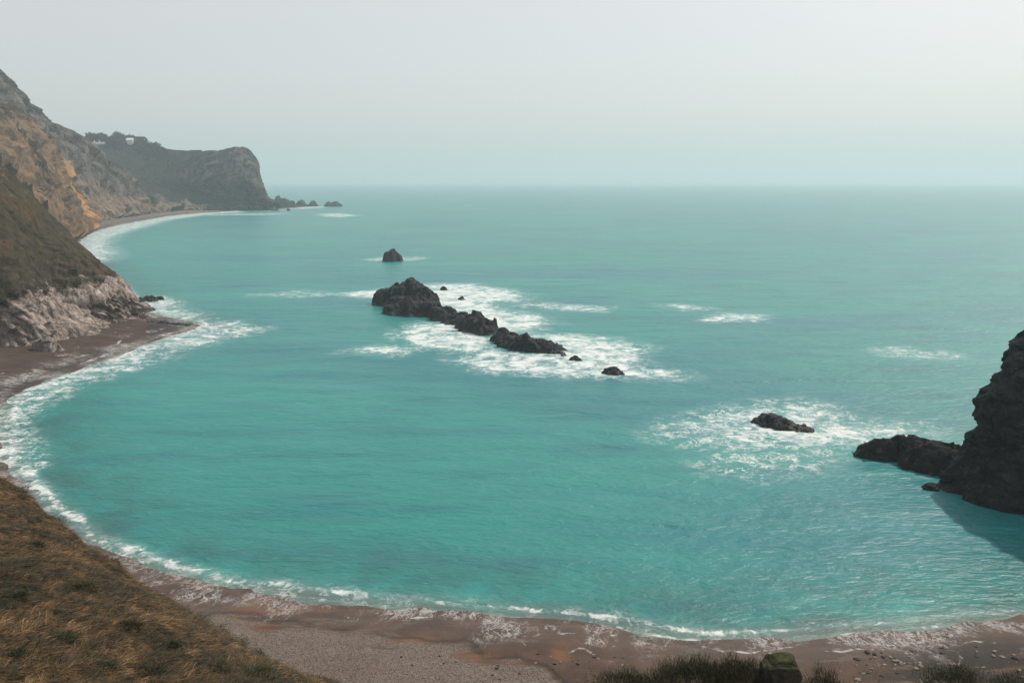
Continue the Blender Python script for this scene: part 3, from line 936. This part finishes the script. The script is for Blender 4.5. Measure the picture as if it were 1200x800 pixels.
def mat_hill():
    n = NT('dry_turf')
    co = n.coord()
    a = n.noise(co, 0.35, 5, 0.65)
    b = n.noise(n.mapping(co, (1.2, 3.0, 1.5), (0, 0, R(35))), 2.0, 6, 0.7)
    col = n.mix(n.step(a, 0.35, 0.68), (0.060, 0.040, 0.022), (0.105, 0.062, 0.030))
    col = n.mix(n.math('MULTIPLY', n.step(b, 0.5, 0.75), 0.6), col, (0.17, 0.105, 0.05))
    col = n.mix(n.math('MULTIPLY', n.step(b, 0.45, 0.25), 0.6), col, (0.025, 0.022, 0.013))
    n.set(color=col, rough=0.95, normal=n.bump(b, 0.7, 0.25), spec=0.15)
    return n.m


me = mesh_from('hillside', hv, hf)
HILL = tag(link('hillside', me, mat_hill()), 'steep hillside under dry brown grass in the near left corner', 'hillside', kind='structure')


def blades(base, dirs, length, width, droop, tint, seg=3):
    """ribbons that start at base, lean along dirs and droop; returns verts, faces, tint"""
    n = len(base)
    side = np.cross(dirs, np.array([0, 0, 1.0]) + RNG.normal(0, 0.5, (n, 3)))
    side /= np.linalg.norm(side, axis=1, keepdims=True) + 1e-9
    vs = []
    for k in range(seg + 1):
        t = k / seg
        c = base + dirs * (length * t)[:, None]
        c[:, 2] -= droop * length * t * t
        w = (width * (1 - t * 0.9))[:, None] * 0.5
        vs.append(c - side * w)
        vs.append(c + side * w)
    V = np.stack(vs, 1)
    nv = 2 * (seg + 1)
    fb = np.array([[2 * k, 2 * k + 1, 2 * k + 3, 2 * k + 2] for k in range(seg)])
    Fc = (np.arange(n)[:, None, None] * nv + fb[None]).reshape(-1, 4)
    return V.reshape(-1, 3), Fc, np.repeat(tint, nv)


# grass: tussocks combed down the slope
g = hv.reshape(-1, 420, 3)
r0, r1 = 26, 26 + 14 + 172
sub = g[r0:r1]
cc = sub[:-1, :-1]
e1 = sub[:-1, 1:] - cc
e2 = sub[1:, :-1] - cc
area = np.linalg.norm(np.cross(e1, e2), axis=2)
ctr = cc + 0.5 * e1 + 0.5 * e2
dv = ctr - CAM
dep = dv[..., 1] * CP - dv[..., 2] * SP
uu = dv[..., 0] / dep
vv_ = (dv[..., 1] * SP + dv[..., 2] * CP) / dep
vis = (np.abs(uu) < 0.66) & (vv_ > -0.455) & (dep > 3)
wgt = (area * vis / np.maximum(dep, 18) ** 1.0).ravel()
NT_ = 24000
idx = RNG.choice(len(wgt), NT_, p=wgt / wgt.sum())
ra, rb2 = RNG.random(NT_), RNG.random(NT_)
bp = cc.reshape(-1, 3)[idx] + e1.reshape(-1, 3)[idx] * ra[:, None] + e2.reshape(-1, 3)[idx] * rb2[:, None]
nrm = np.cross(e1, e2).reshape(-1, 3)[idx]
nrm /= np.linalg.norm(nrm, axis=1, keepdims=True)
nrm *= np.sign(nrm[:, 2:3])
down = np.array([0, 0, -1.0]) + nrm * nrm[:, 2:3]
down /= np.linalg.norm(down, axis=1, keepdims=True) + 1e-9
PB = 14
swirl = fbm(bp / 5, 3, 311) * 1.6
cs_, sn_ = np.cos(swirl), np.sin(swirl)
comb = np.stack([down[:, 0] * cs_ - down[:, 1] * sn_, down[:, 0] * sn_ + down[:, 1] * cs_, down[:, 2]], 1)
base = np.repeat(bp, PB, 0) + RNG.normal(0, 0.09, (NT_ * PB, 3)) * np.array([1, 1, 0.1])
dirs = np.repeat(comb * 0.95 + nrm * 0.42, PB, 0) + RNG.normal(0, 0.36, (NT_ * PB, 3))
dirs /= np.linalg.norm(dirs, axis=1, keepdims=True)
size = np.repeat(0.75 + 0.5 * RNG.random(NT_), PB)
length = size * (0.26 + 0.48 * RNG.random(NT_ * PB))
patch = fbm(bp / 6, 4, 321)
patch2 = fbm(bp / 0.9, 3, 327)
tt = np.clip(0.35 + 0.45 * patch + 0.65 * patch2, 0, 1)
tint = np.clip(np.repeat(tt, PB) + RNG.normal(0, 0.17, NT_ * PB), 0, 1)
gv, gf, gt = blades(base, dirs, length, 0.020 + 0.024 * RNG.random(NT_ * PB), np.full(NT_ * PB, 0.35), tint, 2)
M_GRASS = blade_mat('dry_grass', [(0.0, (0.020, 0.019, 0.009)), (0.22, (0.034, 0.032, 0.014)), (0.42, (0.066, 0.044, 0.020)), (0.62, (0.105, 0.062, 0.027)), (0.82, (0.20, 0.120, 0.052)), (1.0, (0.32, 0.22, 0.11))])
me = mesh_from('grass', gv, gf, {'tint': gt}, smooth_shade=False)
tag(link('grass', me, M_GRASS), 'dry straw and rust coloured grass combed down the hillside', 'grass', kind='stuff')

# ------------------------------------------------------------------ shrubs along the edge
M_SHRUB = blade_mat('dark_scrub', [(0.0, (0.014, 0.017, 0.008)), (0.4, (0.036, 0.038, 0.016)), (0.7, (0.070, 0.066, 0.027)), (1.0, (0.16, 0.125, 0.058))])
M_GORSE = blade_mat('green_gorse', [(0.0, (0.012, 0.022, 0.010)), (0.5, (0.028, 0.052, 0.018)), (1.0, (0.07, 0.10, 0.030))])
M_STEM = plain('twig_bark', (0.06, 0.045, 0.03), 0.9)


def shrub(label, px, py, D, rx, ry, h, mat, n, spike, group=None, ln=(0.12, 0.32), width=0.022):
    b = P(px, py, D)
    hz = drop(HILL, b[0], b[1])
    if hz is None:
        hz = b[2]
    z0 = min(hz, b[2]) - 0.1
    H2 = h + max(0, b[2] - z0 - 0.1)
    a = RNG.random(n) * 2 * math.pi
    el = np.arcsin(RNG.random(n) ** 0.8)
    rr = (0.55 + 0.45 * RNG.random(n) ** 0.5)
    dirn = np.stack([np.cos(a) * np.cos(el), np.sin(a) * np.cos(el), np.sin(el)], 1)
    lump = 1 + 0.55 * fbm(dirn * 2.2 + px, 3, 401) + 0.15 * RNG.normal(0, 1, n)
    pts = dirn * (rr * lump)[:, None] * np.array([rx, ry, H2])
    up = dirn * np.array([1, 1, 1.0]) * (1 - spike) + np.array([0, 0, 1.0]) * spike + RNG.normal(0, 0.32, (n, 3))
    up /= np.linalg.norm(up, axis=1, keepdims=True)
    ll = ln[0] + (ln[1] - ln[0]) * RNG.random(n)
    tn = np.clip(0.42 + 0.35 * fbm(pts / 0.5 + px, 3, 405) + RNG.normal(0, 0.2, n), 0, 1)
    v, f, t = blades(pts, up, ll, np.full(n, width) * (0.7 + 0.6 * RNG.random(n)), np.full(n, 0.15), tn, 2)
    # stems rise from the ground to the outer foliage
    ns = 26
    k = RNG.choice(n, ns)
    sb = RNG.normal(0, 0.12, (ns, 3)) * np.array([rx, ry, 0])
    sdv = pts[k] - sb
    sl = np.linalg.norm(sdv, axis=1)
    sv, sf, _ = blades(sb, sdv / sl[:, None], sl, np.full(ns, 0.05), np.zeros(ns), np.zeros(ns), 2)
    root = link('shrub', None, loc=(b[0], b[1], z0))
    tag(root, label, 'shrub', group)
    link('foliage', mesh_from('foliage', v, f, {'tint': t}, False), mat, root)
    link('stem', mesh_from('stem', sv, sf, None, False), M_STEM, root)
    return root


GB = 'dark scrub along the lower edge of the picture'
shrub('low scrubby tuft at the left end of the dark scrub', 735, 806, 41, 2.0, 1.2, 0.75, M_SHRUB, 5000, 0.6, GB)
shrub('broad dark shrub with grassy spikes left of the mossy boulder', 815, 800, 40.5, 2.6, 1.4, 1.15, M_SHRUB, 11000, 0.7, GB, ln=(0.15, 0.5))
shrub('dark spiky shrub hard against the mossy boulder', 868, 800, 40, 1.6, 1.2, 1.25, M_SHRUB, 7000, 0.75, GB, ln=(0.15, 0.5))
shrub('small rounded shrub just right of the mossy boulder', 966, 806, 40, 1.2, 1.0, 0.85, M_SHRUB, 5000, 0.45, GB)
shrub('dark low shrub near the right corner above the stones', 1118, 806, 41, 1.9, 1.2, 1.1, M_SHRUB, 6000, 0.4, GB)
shrub('dark low shrub in the lower right corner', 1185, 812, 43, 1.8, 1.2, 0.9, M_SHRUB, 6000, 0.4, GB)
GG = 'green gorse along the hillside edge'
for px, py, D, rx, h, lab in [(20, 580, 76, 1.3, 0.8, 'gorse at the top of the edge, furthest up the hillside'), (62, 615, 73, 1.2, 0.9, 'gorse clump where the hillside edge first drops'),
                              (212, 720, 64, 0.9, 0.7, 'green gorse clump where the shingle first shows below the edge'), (232, 731, 62.5, 1.0, 0.75, 'second green gorse clump down the edge above the shingle'),
                              (255, 745, 61, 1.0, 0.7, 'middle green gorse clump of the row above the shingle'), (278, 757, 60, 0.9, 0.6, 'fourth green gorse clump, low on the hillside edge'),
                              (300, 768, 59.5, 0.7, 0.5, 'smallest gorse clump, lowest of the row on the edge')]:
    shrub(lab, px, py, D, rx, rx * 0.8, h, M_GORSE, 2600, 0.35, GG, ln=(0.08, 0.2))

for px, py in [(40, 640), (95, 690), (20, 700), (150, 735), (70, 750), (200, 760), (120, 785), (250, 785), (15, 770), (300, 792), (175, 790), (50, 600)]:
    h = hit(HILL, px, py)
    if h is None:
        continue
    shrub('low dark scrub clump half sunk in the dry grass of the near hillside', px, py, h[1], random.uniform(0.5, 1.1), random.uniform(0.5, 1.0), random.uniform(0.25, 0.45), random.choice([M_SHRUB, M_GORSE]), 1500, 0.3, 'low scrub clumps dotted over the hillside', ln=(0.08, 0.22))

# the mossy boulder
mb = P(914, 800, 39.6)


def boulder_mesh(name, sx, sy, sz, seed, sub=4, block=0.8, rough=0.25):
    import bmesh
    bm = bmesh.new()
    bmesh.ops.create_icosphere(bm, subdivisions=sub, radius=1)
    co = np.array([v.co[:] for v in bm.verts])
    fc = np.array([[v.index for v in f.verts] for f in bm.faces])
    bm.free()
    p = np.sign(co) * np.abs(co) ** block
    p *= (1 + rough * fbm(co * 1.6 + seed, 4, seed) + 0.5 * rough * cells(co * 2.2 + seed, seed + 3))[:, None]
    return mesh_from(name, p * np.array([sx, sy, sz]), fc)


n = NT('mossy_stone')
co = n.coord()
geo = n.t.nodes.new('ShaderNodeNewGeometry')
sep = n.t.nodes.new('ShaderNodeSeparateXYZ')
n.t.links.new(geo.outputs['Normal'], sep.inputs[0])
nz = n.noise(co, 3.0, 6, 0.7)
moss = n.step(n.math('ADD', sep.outputs[2], n.math('MULTIPLY', n.math('SUBTRACT', nz, 0.5), 1.6)), 0.45, 0.85)
stone = n.mix(n.step(n.noise(co, 1.5, 6, 0.7), 0.35, 0.7), (0.025, 0.024, 0.018), (0.075, 0.068, 0.05))
mossc = n.mix(n.step(n.noise(co, 5.0, 5, 0.7), 0.35, 0.7), (0.022, 0.026, 0.010), (0.058, 0.060, 0.022))
n.set(color=n.mix(moss, stone, mossc), rough=0.95, normal=n.bump(n.noise(co, 6.0, 6, 0.75), 0.8, 0.12), spec=0.2)
o = link('mossy_boulder', boulder_mesh('mossy_boulder', 0.92, 0.7, 1.05, 5, 5, 0.48, 0.18), n.m, loc=(mb[0], mb[1], mb[2] + 0.30))
tag(o, 'square green mossy boulder standing among the dark scrub', 'boulder')

# ------------------------------------------------------------------ stones on the beach
M_STONE = [rock_mat('beach_stone_pale', (0.15, 0.125, 0.10), (0.27, 0.225, 0.18), (0.40, 0.34, 0.28), scale=4.0, bump=0.4),
           rock_mat('beach_stone_dark', (0.03, 0.028, 0.026), (0.07, 0.065, 0.058), (0.14, 0.12, 0.10), scale=4.0, bump=0.4)]
protos = []
for k in range(8):
    protos.append(boulder_mesh('stone', 1.0, 0.7, 0.5, 500 + k * 7, 3, 0.85, 0.3))
    protos[-1].materials.append(M_STONE[k % 2])


def stones(region, count, smin, smax, labels, group):
    pts = []
    while len(pts) < count:
        px = random.uniform(region[0], region[2])
        py = random.uniform(region[1], region[3])
        pts.append(G(px, py, 1.0)[:2])
    zz = beach_z(np.array(pts))
    for (x, y), z in zip(pts, zz):
        k = random.randrange(8)
        o = bpy.data.objects.new('stone', protos[k])
        COL.objects.link(o)
        s = smin + (smax - smin) * random.random() ** 3
        o.scale = (s, s * random.uniform(0.7, 1.2), s * random.uniform(0.6, 1.2))
        o.rotation_euler = (random.uniform(-.2, .2), random.uniform(-.2, .2), random.uniform(0, 6.28))
        o.location = (x, y, z + 0.05 * s)
        tag(o, labels[k % 2], 'stone', group)


stones((1000, 752, 1200, 800), 150, 0.06, 0.36, ['pale weathered stone lying on the brown shingle at lower right', 'dark stone lying on the brown shingle at lower right'], 'stones strewn on the right of the beach')
stones((440, 762, 740, 800), 110, 0.05, 0.22, ['pale stone on the grey shingle at the foot of the slope', 'dark stone on the grey shingle at the foot of the slope'], 'stones strewn on the middle of the beach')

# ------------------------------------------------------------------ wood, trees and houses on the far headland
M_LEAF = blade_mat('far_foliage', [(0.0, (0.006, 0.013, 0.010)), (0.5, (0.014, 0.026, 0.018)), (1.0, (0.035, 0.048, 0.028))])


def crown(cx, cy, cz, r, h, n, seed):
    a = RNG.random(n) * 6.283
    el = np.arcsin(2 * RNG.random(n) - 1)
    dirn = np.stack([np.cos(a) * np.cos(el), np.sin(a) * np.cos(el), np.sin(el)], 1)
    lump = 1 + 0.7 * fbm(dirn * 1.8 + seed, 3, 601)
    pts = dirn * (lump * (0.6 + 0.4 * RNG.random(n)))[:, None] * np.array([r, r, h]) + np.array([cx, cy, cz])
    dr = RNG.normal(0, 1, (n, 3))
    dr /= np.linalg.norm(dr, axis=1, keepdims=True)
    return blades(pts, dr, np.full(n, 1.9) * r / 5, np.full(n, 1.7) * r / 5, np.zeros(n), np.clip(0.45 + RNG.normal(0, 0.25, n), 0, 1), 1)


VV, FF, TT = [], [], []
off = 0
k = 0
while k < 95:
    px = random.uniform(97, 192)
    top = np.interp(px, [97, 135, 170, 192], [160, 160, 167, 174])
    py = random.uniform(top + 2, top + (14 if px > 128 else 5))
    if px < 128 and py > 165:
        continue
    if 145 < px < 162 and py > 162:
        continue
    h = hit(HEADL, px, py)
    if h is None or h[1] > 1750:
        continue
    r = random.uniform(4.0, 7.5)
    v, f, t = crown(h[0], h[1], h[2] + r * 0.55, r, r * 0.8, 220, k)
    VV.append(v)
    FF.append(f + off)
    TT.append(t)
    off += len(v)
    k += 1
for px in (138, 143, 148, 153, 158, 163, 168):
    h = hit(HEADL, px, 166)
    if h is None:
        h = hit(HEADL, px, 173)
    x, y = h[0] * 1.016, h[1] + 26
    z = drop(HEADL, x, y)
    r = random.uniform(6, 8.5)
    v, f, t = crown(x, y, (h[2] if z is None else z) + r * 0.7, r, r * 0.8, 260, px)
    VV.append(v)
    FF.append(f + off)
    TT.append(t)
    off += len(v)
me = mesh_from('woods', np.vstack(VV), np.vstack(FF), {'tint': np.concatenate(TT)}, False)
tag(link('woods', me, M_LEAF), 'dark wood covering the crest of the far headland', 'woods', kind='stuff')


def tree(label, px, py, r, th, slim=1.0):
    h = hit(HEADL, px, py)
    if h is None:
        h = P(px, py, 1600)
    root = link('tree', None, loc=h)
    tag(root, label, 'tree', 'lone trees on the headland skyline')
    v, f, t = crown(0, 0, th * 0.65, r, th * 0.42 * slim, 320, px)
    link('crown', mesh_from('crown', v, f, {'tint': t}, False), M_LEAF, root)
    a = np.linspace(0, 6.283, 9)[:-1]
    ring = lambda z, rr: np.column_stack([np.cos(a) * rr, np.sin(a) * rr, np.full(8, z)])
    tv = np.vstack([ring(-1, 0.5), ring(th * 0.35, 0.35), ring(th * 0.7, 0.15)])
    tf = np.array([[j * 8 + i, j * 8 + (i + 1) % 8, (j + 1) * 8 + (i + 1) % 8, (j + 1) * 8 + i] for j in range(2) for i in range(8)])
    link('trunk', mesh_from('trunk', tv, tf), M_STEM, root)


tree('small upright tree at the left end of the headland skyline', 96, 166, 2.2, 10, 1.2)
tree('tall broad tree beside the small upright one, left end of the wood', 105, 165, 6.5, 14)


def box(v, x0, x1, y0, y1, z0, z1):
    b = len(v[0])
    v[0] += [(x0, y0, z0), (x1, y0, z0), (x1, y1, z0), (x0, y1, z0), (x0, y0, z1), (x1, y0, z1), (x1, y1, z1), (x0, y1, z1)]
    v[1] += [[b + i for i in f] for f in ((0, 3, 2, 1), (4, 5, 6, 7), (0, 1, 5, 4), (1, 2, 6, 5), (2, 3, 7, 6), (3, 0, 4, 7))]


def boxes(name, lst, mat, parent):
    v = [[], []]
    for b in lst:
        box(v, *b)
    return link(name, mesh_from(name, np.array(v[0]), np.array(v[1]), None, False), mat, parent)


def gable(name, x0, x1, y0, y1, z0, z1, mat, parent, along='x'):
    e = 0.4
    if along == 'x':
        ym = (y0 + y1) / 2
        vv = [(x0 - e, y0 - e, z0), (x1 + e, y0 - e, z0), (x1 + e, y1 + e, z0), (x0 - e, y1 + e, z0), (x0 - e, ym, z1), (x1 + e, ym, z1)]
        ff = [(0, 1, 5, 4), (2, 3, 4, 5), (0, 3, 2, 1), (0, 4, 4, 3), (1, 2, 5, 5)]
    else:
        xm = (x0 + x1) / 2
        vv = [(x0 - e, y0 - e, z0), (x1 + e, y0 - e, z0), (x1 + e, y1 + e, z0), (x0 - e, y1 + e, z0), (xm, y0 - e, z1), (xm, y1 + e, z1)]
        ff = [(0, 4, 5, 3), (1, 2, 5, 4), (0, 3, 2, 1), (0, 1, 4, 4), (2, 3, 5, 5)]
    me = bpy.data.meshes.new(name)
    me.from_pydata(vv, [], [tuple(dict.fromkeys(f)) for f in ff])
    return link(name, me, mat, parent)


M_WALL = plain('white_render', (0.72, 0.72, 0.70), 0.8, 0.06)
M_SLATE = plain('pale_slate', (0.30, 0.33, 0.34), 0.7, 0.15)
M_GLASS = plain('window_glass', (0.03, 0.035, 0.04), 0.15, 0.1)
h = hit(HEADL, 112, 171)
root = link('house', None, loc=(h[0], h[1] + 4, h[2]))
tag(root, 'long low white house with two chimneys below the wood', 'house')
boxes('wall', [(-16, 16, 0, 8, -3, 4.2)], M_WALL, root)
rf = gable('roof', -16, 16, 0, 8, 4.22, 7.2, M_SLATE, root)
for cx in (-5, 4):
    boxes('chimney', [(cx - 0.7, cx + 0.7, 3.3, 4.7, 6.0, 10.0)], M_WALL, rf)
for cx in (-13, -8.5, -4, 0.5, 5, 9.5, 13.5):
    w = boxes('window', [(cx - 0.8, cx + 0.8, -0.08, 0.05, 1.2, 3.0)], M_WALL, root)
    boxes('pane', [(cx - 0.65, cx + 0.65, -0.12, -0.085, 1.35, 2.85)], M_GLASS, w)
h = hit(HEADL, 154, 168)
root = link('house', None, loc=(h[0], h[1] - 9, h[2] + 1))
tag(root, 'bright white gabled house half hidden among the trees', 'house')
boxes('wall', [(-5.5, 5.5, 0, 8, -4, 4.5)], M_WALL, root)
gable('roof', -5.5, 5.5, 0, 8, 4.52, 8.2, M_WALL, root)
for cx in (-3, 0, 3):
    w = boxes('window', [(cx - 0.6, cx + 0.6, -0.08, 0.05, 1.5, 3.2)], M_WALL, root)
    boxes('pane', [(cx - 0.5, cx + 0.5, -0.12, -0.085, 1.6, 3.1)], M_GLASS, w)

# ------------------------------------------------------------------ haze
E = 21000.0
v = [[], []]
box(v, -E, E, -200.0, E, -6.0, 330.0)
hz = link('haze', mesh_from('haze', np.array(v[0]), np.array(v[1]), None, False))
hm = bpy.data.materials.new('sea_haze')
hm.use_nodes = True
nt = hm.node_tree
nt.nodes.clear()
ho = nt.nodes.new('ShaderNodeOutputMaterial')
pv = nt.nodes.new('ShaderNodeVolumePrincipled')
pv.inputs['Color'].default_value = (0.68, 0.815, 0.85, 1)
pv.inputs['Density'].default_value = 0.00021
pv.inputs['Anisotropy'].default_value = 0.25
nt.links.new(pv.outputs[0], ho.inputs['Volume'])
hz.data.materials.append(hm)
tag(hz, 'thin pale sea haze over the whole bay', 'haze', kind='stuff')

# ------------------------------------------------------------------ light
SUN_AZ, SUN_EL = R(52), R(50)  # azimuth to the right of the view
w = bpy.data.worlds.new('World')
scene.world = w
w.use_nodes = True
nt = w.node_tree
nt.nodes.clear()
wo = nt.nodes.new('ShaderNodeOutputWorld')
bg = nt.nodes.new('ShaderNodeBackground')
sky = nt.nodes.new('ShaderNodeTexSky')
sky.sky_type = 'NISHITA'
sky.sun_disc = False
sky.sun_elevation = SUN_EL
sky.sun_rotation = SUN_AZ
sky.altitude = 40
sky.air_density = 0.8
sky.dust_density = 4.5
sky.ozone_density = 0.3
bg.inputs['Strength'].default_value = 0.135
# a thin veil of high cloud whitens the clear sky
veil = nt.nodes.new('ShaderNodeMix')
veil.data_type = 'RGBA'
veil.inputs[0].default_value = 0.6
veil.inputs[7].default_value = (6.9, 6.65, 6.45, 1)
nt.links.new(sky.outputs[0], veil.inputs[6])
nt.links.new(veil.outputs[2], bg.inputs[0])
nt.links.new(bg.outputs[0], wo.inputs[0])

sl = bpy.data.lights.new('sun', 'SUN')
sl.energy = 3.6
sl.angle = R(1.0)
sl.color = (1.0, 0.93, 0.84)
so = bpy.data.objects.new('sun', sl)
COL.objects.link(so)
tosun = Vector((math.sin(SUN_AZ) * math.cos(SUN_EL), math.cos(SUN_AZ) * math.cos(SUN_EL), math.sin(SUN_EL)))
so.rotation_euler = tosun.to_track_quat('Z', 'Y').to_euler()
so.location = (0, 0, 400)

# ------------------------------------------------------------------ camera and render settings
cam = bpy.data.cameras.new('camera')
cam.sensor_width = 36
cam.lens = 30
cam.clip_start = 0.1
cam.clip_end = 60000
co_ = bpy.data.objects.new('camera', cam)
COL.objects.link(co_)
co_.location = CAM
co_.rotation_euler = (math.pi / 2 - PITCH, 0, 0)
scene.camera = co_
scene.render.engine = 'CYCLES'
c = scene.cycles
c.max_bounces = 6
c.diffuse_bounces = 2
c.glossy_bounces = 2
c.volume_bounces = 1
c.use_adaptive_sampling = False
c.use_light_tree = False
c.transparent_max_bounces = 8
c.sample_clamp_indirect = 3
c.sample_clamp_direct = 12
c.use_denoising = True
c.caustics_reflective = False
c.caustics_refractive = False
vs = scene.view_settings
vs.view_transform = 'Standard'
vs.look = 'None'
vs.gamma = 1.0
vs.exposure = 0.0
vs.use_curve_mapping = False
